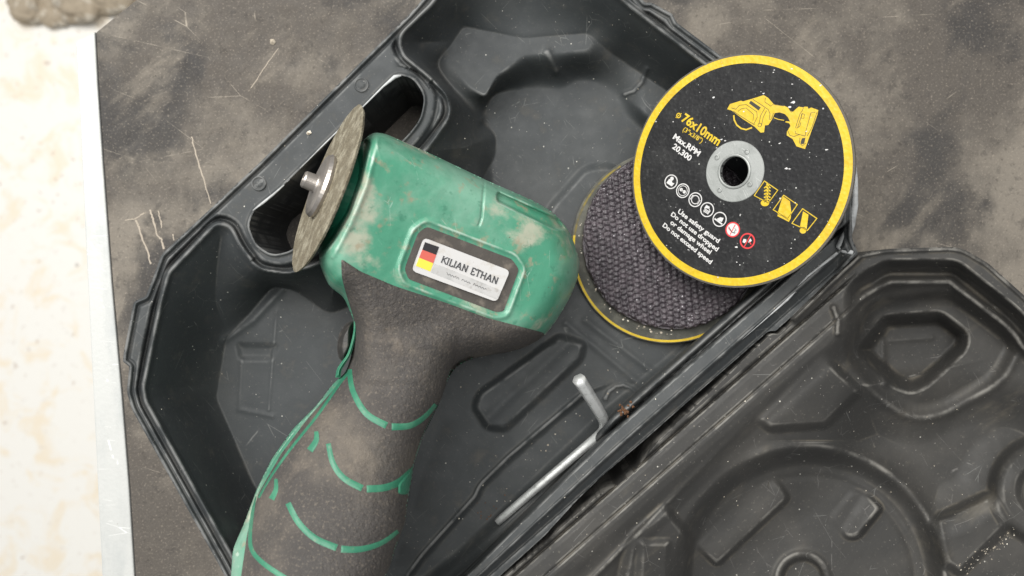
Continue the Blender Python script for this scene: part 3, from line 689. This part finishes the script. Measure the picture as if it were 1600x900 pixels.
# middle disc: worn, woven resin-mesh face up
pl2 = Plane(W(1051, 376, 2.35), (-.13, -.10, 1)); R2 = 139*(CAMH-2.35)/FPX
d2 = thing('cutting_disc', 'worn dark purple-brown disc showing its woven mesh face, between the two printed discs', 'cutting disc', pl2.c, 'cutting discs stacked in the case')
n = 300; g = np.linspace(-R2*1.02, R2*1.02, n); GX, GY = np.meshgrid(g, g); rad = np.hypot(GX, GY); an = np.arctan2(GY, GX)
Rj = R2*(1+.010*np.sin(an*5+1)+.007*np.sin(an*13)+.007*np.sin(an*31)+.005*np.sin(an*67))
sc_ = np.where(rad > Rj, Rj/np.maximum(rad, 1e-6), 1); okm = rad < Rj*1.02
GX2, GY2 = GX*sc_, GY*sc_
ca, sa = math.cos(D(4)), math.sin(D(4)); U = GX2*ca+GY2*sa; Vv = -GX2*sa+GY2*ca
pitch = .235
U2 = U+.035*vnoise(U, Vv, .5, 5)*2; V2 = Vv+.035*vnoise(U, Vv, .5, 6)*2
H = .085*np.abs(np.cos(math.pi*U2/pitch))**.7+.065*np.abs(np.cos(math.pi*(V2+.10*np.floor(U2/pitch+.5))/.20))+.04*vnoise(U, Vv, .06, 7)+.04*vnoise(U, Vv, .25, 8)
H = H*sst(0, .06, Rj-rad*1.0)-.02
hole = rad < .5
idx = np.full((n, n), -1); okm &= rad > .5; idx[okm] = np.arange(okm.sum())
Vt = pl2.c+GX2[okm][:, None]*pl2.u+GY2[okm][:, None]*pl2.v+H[okm][:, None]*pl2.n
q4 = okm[:-1, :-1] & okm[:-1, 1:] & okm[1:, 1:] & okm[1:, :-1]
F4 = np.stack([idx[:-1, :-1][q4], idx[:-1, 1:][q4], idx[1:, 1:][q4], idx[1:, :-1][q4]], 1)
mk('mesh_face', Vt, F4.tolist(), M['mesh'], d2, True)
lathe_disc('disc_body', pl2, [(.5, -.03), (R2*1.002, -.03), (R2*1.012, -.10), (R2*1.0, -.16), (.5, -.16)], M['mesh'], d2, 180, .012, 3)
# bottom disc: printed, only its dusty edge shows
pl3 = Plane(W(1044, 387, 1.95), (-.13, -.10, 1)); R3 = 151.5*(CAMH-1.95)/FPX
d3 = thing('cutting_disc', 'lowest disc of the stack, dusty, only its thin yellow rim showing', 'cutting disc', pl3.c, 'cutting discs stacked in the case')
lathe_disc('disc_body', pl3, [(.5, 0), (R3*.99, 0), (R3, -.03), (R3, -.11), (.5, -.12)], M['olddisc'], d3, 160, .003, 4)
q = Print(pl3, .007); q.ring((0, 0), R3*.974, R3*.024, False, 172, 312, 90); q.build('yellow_rim', M['yellow'], d3)
q = Print(pl3, .005); q.ring((0, 0), R3*.972, R3*.020, False, 120, 174, 40); q.build('worn_yellow_rim', M['wornyellow'], d3)
lathe_disc('hub_ring', pl3, [(.5, -.05), (.5, .07), (1., .07), (1.02, .0)], M['hub'], d3, 48, 0, 0, False)

# ------------------------------------------------------------------ grinder
HEAD = [(557, 228, 5), (583, 206, 14), (603, 209, 10), (679, 243), (763, 283), (830, 312), (866, 332, 20), (889, 360, 18), (898, 382), (906, 408), (903, 434), (890, 466), (870, 500, 12), (850, 526, 12), (824, 541), (796, 550), (763, 555), (735, 561), (712, 573, 12), (700, 592, 12),
        (680, 640), (600, 660), (552, 600), (556, 512), (549, 491), (537, 464), (514, 447), (500, 416, 10), (497, 386, 6), (520, 310, 10)]
HANDLE = [(556, 500), (548, 560), (540, 582), (520, 600), (494, 634), (457, 671), (424, 718), (401, 765), (380, 821), (364, 858, 10), (361, 900), (352, 1010), (575, 1010), (600, 905), (609, 886), (619, 853), (633, 816), (637, 783), (644, 746), (647, 723), (661, 681), (689, 625), (700, 592), (700, 540)]
HEADf = fillet(HEAD, 9, 4); HANDf = fillet(HANDLE, 8, 4)
FACE = [(576, 222), (562, 280), (543, 334), (522, 370), (500, 399), (470, 400), (520, 195)]
VENT = fillet([(777, 300), (872, 343), (884, 358), (868, 358), (777, 314)], 4, 3)
def tool_sdf(X, Y): return np.minimum(sdf_poly(HEADf, X, Y, 60), sdf_poly(HANDf, X, Y, 60))
def head_c(X, Y): return 7.0-.0092*((X-530)*.925+(Y-300)*.38)
XLy = [440, 500, 560, 582, 600, 634, 671, 718, 765, 821, 858, 900, 1020]; XL = [556, 556, 548, 540, 520, 494, 457, 424, 401, 380, 363, 360, 352]
XRy = [440, 500, 540, 573, 592, 625, 681, 723, 783, 816, 853, 886, 905, 1020]; XR = [745, 728, 716, 706, 700, 689, 661, 647, 637, 633, 619, 609, 600, 572]
def tool_parts(X, Y):
    d = np.maximum(-sdf_poly(HEADf, X, Y, 60), 0)
    t = np.clip(d/48, 0, 1); hh = 2.35*(1-(1-t)**2.6)**(1/2.1)
    zc = head_c(X, Y)
    xl = np.interp(Y, XLy, XL); xr = np.interp(Y, XRy, XR); v = np.clip((2*X-xl-xr)/(xr-xl), -1, 1)
    hn = 2.05*(1-np.abs(v)**2.3)**(1/2.15)
    zn = np.interp(Y, [440, 560, 900, 1020], [5.3, 5.7, 8.4, 9.3])
    inn = (X > xl) & (X < xr) & (Y > 470)
    hn = hn*sst(455, 540, Y)
    return d, hh, zc, hn, zn, inn
def smax(a, b, k):
    h = np.clip(.5+.5*(a-b)/k, 0, 1); return a*h+b*(1-h)+k*h*(1-h)
def tool_top(X, Y):
    d, hh, zc, hn, zn, inn = tool_parts(X, Y)
    a = np.where(d > 0, zc+hh, -5); b = np.where(inn, zn+hn, -5)
    a = np.where((Y > 590), zc+hh*sst(670, 590, Y)-3*sst(600, 650, Y), a)
    z = smax(a, b, .9); z = np.where((a < -4) & (b < -4), np.where(Y > 560, zn, zc), z)
    # seams, vent, bevels
    z = z-.05*np.exp(-(dist_line([(757, 283), (752, 340), (748, 352)], X, Y)/1.6)**2)
    z = z-.45*sst(2, -2, sdf_poly(VENT, X, Y, 20))
    z = z+.07*np.exp(-(dist_line([(590, 215), (573, 290), (548, 350), (520, 400)], X, Y)/5)**2)
    df = sdf_poly(fillet(FACE, 4, 3), X, Y, 40); z = z-1.3*sst(6, -5, df)
    z = z-.06*np.exp(-(dist_line([(895, 455), (862, 512)], X, Y)/3)**2)
    z = z+.07*np.exp(-((sdf_poly(OCTf, X, Y, 30)-9)/4.)**2)
    z = z+.04*vnoise(X, Y, 45, 11)+.012*vnoise(X, Y, 12, 12)
    return z
OCT = [(667, 354), (800, 405), (811, 421), (787, 486, 3), (776, 488), (638, 436), (632, 420), (653, 364)]
OCTf = fillet(OCT, 5, 3)
def tool_bot(X, Y, Z):
    d, hh, zc, hn, zn, inn = tool_parts(X, Y)
    a = np.where(d > 0, zc-hh*.9, 50); b = np.where(inn, zn-hn*.9, 50)
    a = np.where((Y > 590), zc-hh*.9*sst(670, 590, Y)+3*sst(600, 650, Y), a)
    z = -smax(-a, -b, .9); return np.minimum(np.where(z > 20, Z-.1, z), Z-.05)
gr = thing('cut_off_grinder', 'worn green handheld grinder with dirty rubber grip, lying head down across the case', 'grinder', W(640, 480, 2))
solid('housing', tool_sdf, (350, 195, 915, 990), 1.5, tool_top, tool_bot, M['green'], gr)
GRIP = fillet([(533, 404, 5), (563, 424), (617, 447), (697, 473), (759, 496), (812, 510), (850, 520, 4), (870, 560), (760, 590), (720, 620), (720, 1020), (372, 1020), (376, 905), (386, 835), (404, 770), (440, 708), (480, 655), (520, 610), (543, 578), (552, 520), (553, 498), (541, 460), (534, 434)], 7, 3)
def grip_sdf(X, Y): return np.maximum(sdf_poly(GRIP, X, Y), tool_sdf(X, Y)-0)
def grip_top(X, Y):
    e = np.minimum(-sdf_poly(GRIP, X, Y), 6)
    return tool_top(X, Y)+.10*sst(-.5, 5, e)+.02
solid('rubber_grip', grip_sdf, (360, 400, 865, 990), 1.5, grip_top, lambda x, y, z: z-.14, M['rubber'], gr, bottom=False)
# green ribs let into the rubber
def ribbon(pts, w):
    P = np.array(pts, float)
    # smooth by Catmull
    Q = []
    for i in range(len(P)-1):
        p0, p1, p2, p3 = P[max(i-1, 0)], P[i], P[i+1], P[min(i+2, len(P)-1)]
        for k in range(5):
            t = k/5; Q.append(.5*((2*p1)+(-p0+p2)*t+(2*p0-5*p1+4*p2-p3)*t*t+(-p0+3*p1-3*p2+p3)*t**3))
    Q.append(P[-1]); Q = np.array(Q); n = len(Q); A = []; B = []
    for i in range(n):
        t = Q[min(i+1, n-1)]-Q[max(i-1, 0)]; t /= np.linalg.norm(t); nn = np.array([-t[1], t[0]]); ww = w[0]+(w[1]-w[0])*i/(n-1)
        A.append(Q[i]+nn*ww/2); B.append(Q[i]-nn*ww/2)
    return np.array(A+B[::-1])
RIBS = [([(546, 577), (551, 610), (572, 646), (604, 665)], (6, 9)), ([(612, 667), (641, 665), (664, 651), (681, 632)], (9, 5)),
        ([(513, 693), (520, 723), (537, 747), (566, 763)], (6, 9)), ([(573, 764), (601, 762), (624, 753), (644, 736)], (9, 9)),
        ([(450, 786), (466, 816), (492, 841), (526, 856)], (7, 9)), ([(533, 858), (564, 858), (597, 848), (622, 830)], (9, 5)),
        ([(398, 775), (391, 830), (393, 858), (410, 879), (445, 903), (480, 922)], (4, 8)),
        ([(494, 674), (494, 688), (484, 704)], (5, 9)), ([(431, 748), (431, 765), (424, 780)], (4, 8)),
        ([(547, 578), (530, 600), (495, 650), (455, 700), (425, 742), (404, 778)], (4, 3))]
for pts, w in RIBS:
    pg = ribbon(pts, (w[0]*1.25, w[1]*1.2))
    solid('green_rib', lambda X, Y: np.maximum(sdf_poly(pg, X, Y, 30), tool_sdf(X, Y)+1), bbox(pg), .8,
          lambda X, Y: grip_top(X, Y)+.006+.012*sst(0, 3, -sdf_poly(pg, X, Y, 30)), lambda x, y, z: z-.10, M['stripe'], gr, bottom=False)
tb = fillet([(622, 757), (640, 735), (645, 727), (645, 760), (636, 773), (622, 772)], 4, 3)
solid('rib_tab', lambda X, Y: np.maximum(sdf_poly(tb, X, Y, 30), tool_sdf(X, Y)+1), bbox(tb), .8, lambda X, Y: grip_top(X, Y)+.05+.06*sst(0, 4, -sdf_poly(tb, X, Y, 30)), lambda x, y, z: z-.15, M['stripe'], gr, bottom=False)
# badge
badge = solid('badge_recess', lambda X, Y: sdf_poly(OCTf, X, Y, 20), bbox(OCT), 1.2, lambda X, Y: tool_top(X, Y)+.015, lambda x, y, z: z-.1, M['badgeback'], gr, bottom=False)
def btop(h): return lambda X, Y: 7.0+2.40-.0092*((X-530)*.925+(Y-300)*.38)+h
def flat_poly(name, pts, h, m, parent):
    pf = np.array(pts); return solid(name, lambda X, Y: sdf_poly(pf, X, Y, 20), bbox(pts), .7, btop(h), lambda x, y, z: z-.03, m, parent, bottom=False)
badge['label'] = 'dark recessed octagonal panel carrying the white badge'
plate = flat_poly('badge_plate', fillet([(662, 371), (797, 423), (776, 472), (643, 423)], 8, 5), .06, M['badge'], badge)
Bq = lambda x, y: (620+x/5.624, 340+y/5.624)
flat_poly('silver_band', [Bq(330, 405), Bq(420, 435), Bq(918, 640), Bq(905, 680), Bq(870, 715), Bq(300, 480)], .068, M['badgegrey'], plate)
flat_poly('flag_stripe', [Bq(248, 215), Bq(372, 258), Bq(347, 328), Bq(224, 282)], .072, M['fblack'], plate)
flat_poly('flag_stripe', [Bq(224, 282), Bq(347, 328), Bq(321, 402), Bq(196, 352)], .072, M['fred'], plate)
flat_poly('flag_stripe', [Bq(196, 352), Bq(321, 402), Bq(295, 474), Bq(168, 424)], .072, M['fgold'], plate)
# badge lettering: serif capitals drawn as strokes
GL = {'K': (.75, [((.15, 0), (.15, 1)), ((.7, 1), (.15, .45)), ((.3, .6), (.75, 0))], [(.15, 0), (.15, 1), (.7, 1), (.75, 0)]),
      'I': (.32, [((.16, 0), (.16, 1))], [(.16, 0), (.16, 1)]), 'L': (.62, [((.15, 0), (.15, 1)), ((.15, .02), (.58, .02)), ((.58, 0), (.58, .25))], [(.15, 0), (.15, 1)]),
      'A': (.8, [((.08, 0), (.4, 1)), ((.4, 1), (.72, 0)), ((.2, .33), (.6, .33))], [(.08, 0), (.72, 0)]), 'N': (.82, [((.15, 0), (.15, 1)), ((.15, 1), (.68, 0)), ((.68, 0), (.68, 1))], [(.15, 0), (.15, 1), (.68, 1)]),
      'E': (.64, [((.15, 0), (.15, 1)), ((.15, .98), (.56, .98)), ((.15, .5), (.45, .5)), ((.15, .02), (.58, .02)), ((.56, .98), (.56, .78)), ((.58, .02), (.58, .24))], [(.15, 0), (.15, 1)]),
      'T': (.7, [((.35, 0), (.35, 1)), ((.05, .98), (.65, .98)), ((.05, .98), (.05, .78)), ((.65, .98), (.65, .78))], [(.35, 0)]), 'H': (.82, [((.15, 0), (.15, 1)), ((.67, 0), (.67, 1)), ((.15, .5), (.67, .5))], [(.15, 0), (.15, 1), (.67, 0), (.67, 1)]), ' ': (.4, [], [])}
segs = []; x = 0
for ch in 'KILIAN ETHAN':
    w, st, sf = GL[ch]; segs += [((x+a[0], a[1]), (x+b[0], b[1]), .165) for a, b in st]; segs += [((x+a-.12, b*.96+.02), (x+a+.12, b*.96+.02), .07) for a, b in sf]; x += w+.04
tot = x; A0 = np.array(Bq(383, 392)); A1 = np.array(Bq(880, 588)); ex = (A1-A0)/tot; ey = np.array(Bq(405, 335))-np.array(Bq(383, 392)); V = []; F = []
for a, b, th in segs:
    a = np.array(a); b = np.array(b); t = (b-a)/np.linalg.norm(b-a); nn = np.array([-t[1], t[0]])*th/2; o = len(V)
    for q in (a+nn, a-nn, b-nn, b+nn):
        pp = A0+q[0]*ex+q[1]*ey; zz = btop(.077)(pp[0], pp[1]); V.append(W(pp[0], pp[1], zz))
    F.append((o, o+1, o+2, o+3))
mk('badge_lettering', V, F, M['ink'], plate, False)
V = []; F = []; r_ = np.random.default_rng(3); A0 = np.array(Bq(435, 492)); A1 = np.array(Bq(785, 632)); n = 60; prev = None   # illegible script line
for i in range(n):
    t = i/(n-1)
    if 19 < i < 23 or 36 < i < 40: prev = None; continue
    pp = A0+(A1-A0)*t+np.array([.35, -1.])*(1.3*math.sin(i*1.55)+(1.6 if i in (0, 24, 41) else 0)+.3*r_.random())
    if prev is not None:
        tt = (pp-prev)/np.linalg.norm(pp-prev); nn = np.array([-tt[1], tt[0]])*.28; o = len(V)
        for q in (prev+nn, prev-nn, pp-nn, pp+nn): V.append(W(q[0], q[1], btop(.077)(q[0], q[1])))
        F.append((o, o+1, o+2, o+3))
    prev = pp
mk('script_line', V, F, M['ink'], plate, False)
# wheel, flange and clamp bolt
nW = np.array([-.85, .33, .385]); nW /= np.linalg.norm(nW); cW = W(508, 293, 7.0); plW = Plane(cW, nW)
RW = 139*(CAMH-7.)/FPX
wh = lathe_disc('cutting_wheel', plW, [(.1, .05), (1.0, .05), (1.05, .0), (RW*.97, -.01), (RW, -.04), (RW*.985, -.11), (1.0, -.12), (.1, -.12)], M['wheel'], gr, 120, .012, 8)
wh['label'] = 'worn brown abrasive cutting wheel fitted to the spindle'
lathe_disc('flange_washer', plW, [(.2, .05), (.2, .30), (.80, .30), (.98, .25), (1.05, .14), (1.02, .05)], M['steel'], gr, 48, 0, 0)
lathe_disc('clamp_bolt', plW, [(.30, .2), (.31, .30), (.28, .34), (.27, .68), (.23, .73), (.15, .73), (.13, .6), (.01, .6)], M['steel'], gr, 28, 0, 0, False)
lathe_disc('spindle_collar', plW, [(1.25, -1.3), (1.3, -.35), (1.1, -.2), (.2, -.15)], M['darkgreen'], gr, 40, 0, 0, False)
solid('wheel_shade_patch', lambda X, Y: np.maximum(sdf_poly(fillet(FACE, 4, 3), X, Y, 40), tool_sdf(X, Y)+.5), (490, 200, 565, 400), 1.2, lambda X, Y: tool_top(X, Y)+.03, lambda x, y, z: z-.1, M['darkgreen'], gr, bottom=False)  # thin dark patch painting the shade behind the wheel onto the housing face
# trigger lever showing at the throat of the handle
TR = fillet([(553, 500), (541, 504), (529, 522), (526, 545), (530, 562), (540, 566), (552, 545)], 8, 3)
def tr_top(X, Y): return 5.9+.6*sst(0, 9, -sdf_poly(TR, X, Y, 20))
trg = solid('trigger', lambda X, Y: sdf_poly(TR, X, Y, 20), bbox(TR), 1., tr_top, lambda x, y, z: z*0+4.5, M['dark'], gr)
gt = ribbon([(555, 498), (554, 522), (546, 552), (536, 568), (530, 578), (528, 590)], (4, 8))
solid('trigger_guard', lambda X, Y: sdf_poly(gt, X, Y, 20), bbox(gt), .8, lambda X, Y: 6.6+.2*sst(0, 4, -sdf_poly(gt, X, Y, 20)), lambda x, y, z: z*0+5., M['stripe'], gr)
ed = ribbon([(536, 572), (515, 603), (488, 640), (452, 680), (420, 726), (398, 772), (386, 812)], (5, 7))
solid('seam_bead', lambda X, Y: np.maximum(sdf_poly(ed, X, Y, 20), tool_sdf(X, Y)+1.2), bbox(ed), .8, lambda X, Y: tool_top(X, Y)+.10*sst(0, 2.5, -sdf_poly(ed, X, Y, 20)), lambda x, y, z: z-.1, M['green'], gr, bottom=False)

# ------------------------------------------------------------------ hex key
kp = [(W(904, 592, 4.8)), (W(922, 620, 4.2)), (W(938, 646, 3.6)), (W(944, 660, 3.1)), (W(942, 672, 2.7)), (W(932, 683, 2.4)), (W(898, 712, 2.15)), (W(838, 763, 1.85)), (W(777, 816, 1.55))]
kq = []
for i in range(len(kp)-1):
    p0, p1, p2, p3 = kp[max(i-1, 0)], kp[i], kp[i+1], kp[min(i+2, len(kp)-1)]
    for k in range(4):
        t = k/4; kq.append(.5*((2*p1)+(-p0+p2)*t+(2*p0-5*p1+4*p2-p3)*t*t+(-p0+3*p1-3*p2+p3)*t**3))
kp = kq+[kp[-1]]
key = tube('hex_key', kp, list(np.interp(np.arange(len(kp)), [0, 20, len(kp)], [.235, .175, .15])), M['keysteel'], None, 24, loc=W(900, 700, 1.5), ph=D(12))
tag(key, 'bare steel hex key lying along the hinge side of the case, short arm upward', 'hex key')

# ------------------------------------------------------------------ grit and crumbs
def crumbs(name, spots, m, label):
    V = []; F = []
    for x, y, z, r in spots:
        c = W(x, y, z); o = len(V)
        for k in range(6):
            a = k*math.pi/3; V.append(c+np.array([math.cos(a), math.sin(a), 0])*r*rng.uniform(.6, 1.3))
        V.append(c+np.array([0, 0, r*rng.uniform(.4, .9)])); F += [(o+k, o+(k+1) % 6, o+6) for k in range(6)]
    o = mk(name, V, F, m, None, False); tag(o, label, None, None, 'stuff')
sp = [(482, 208, RIM+.02, .09), (425, 66, .02, .13), (1283, 468, 4.45, .07), (1253, 441, 4.72, .07), (660, 152, 0.1, .05)]
def lz(x, y): return float(lid_z(np.array([[float(x)]]), np.array([[float(y)]]))[0, 0])
for k in range(34):
    a = rng.uniform(1.5, 3.4); sp.append((1051+144*math.cos(a)+rng.normal(0, 2), 376+144*math.sin(a)+rng.normal(0, 2), 2.0, .015+.03*rng.random()**2))
for k in range(70):
    x, y = rng.uniform(700, 1010), rng.uniform(560, 870)
    if sS(x, y) < 1125 and sdf_poly(PKT, np.array([x]), np.array([y]))[0] < 10: sp.append((x, y, bz(x, y), rng.uniform(.015, .04)))
for k in range(70):
    t = rng.uniform(0, 1); x, y = 1500+85*t+rng.normal(0, 7), 893-62*t+rng.normal(0, 5)
    if y < 900 and x < 1600: sp.append((x, y, lz(x, y), .012+.04*rng.random()**3))
for k in range(60):
    x, y = rng.uniform(240, 1290), rng.uniform(10, 890)
    if tool_sdf(np.array([x]), np.array([y]))[0] > 0 and base_sdf(np.array([x]), np.array([y]))[0] < -3: sp.append((x, y, bz(x, y), rng.uniform(.012, .03)))
for k in range(60):
    x, y = rng.uniform(900, 1590), rng.uniform(400, 890)
    if sdf_poly(L0f, np.array([x]), np.array([y]))[0] < -3: sp.append((x, y, lz(x, y), rng.uniform(.012, .03)))
crumbs('grit', sp, M['grit'], 'pale grit and dust crumbs scattered over the case')
crumbs('rust_crumbs', [(rng.normal(977, 6), rng.normal(641, 5), bz(977, 641), .05) for _ in range(24)]+[(rng.normal(760, 14), rng.normal(805, 14), bz(760, 805), .03) for _ in range(20)], M['rust'], 'rusty crumbs beside the hex key')
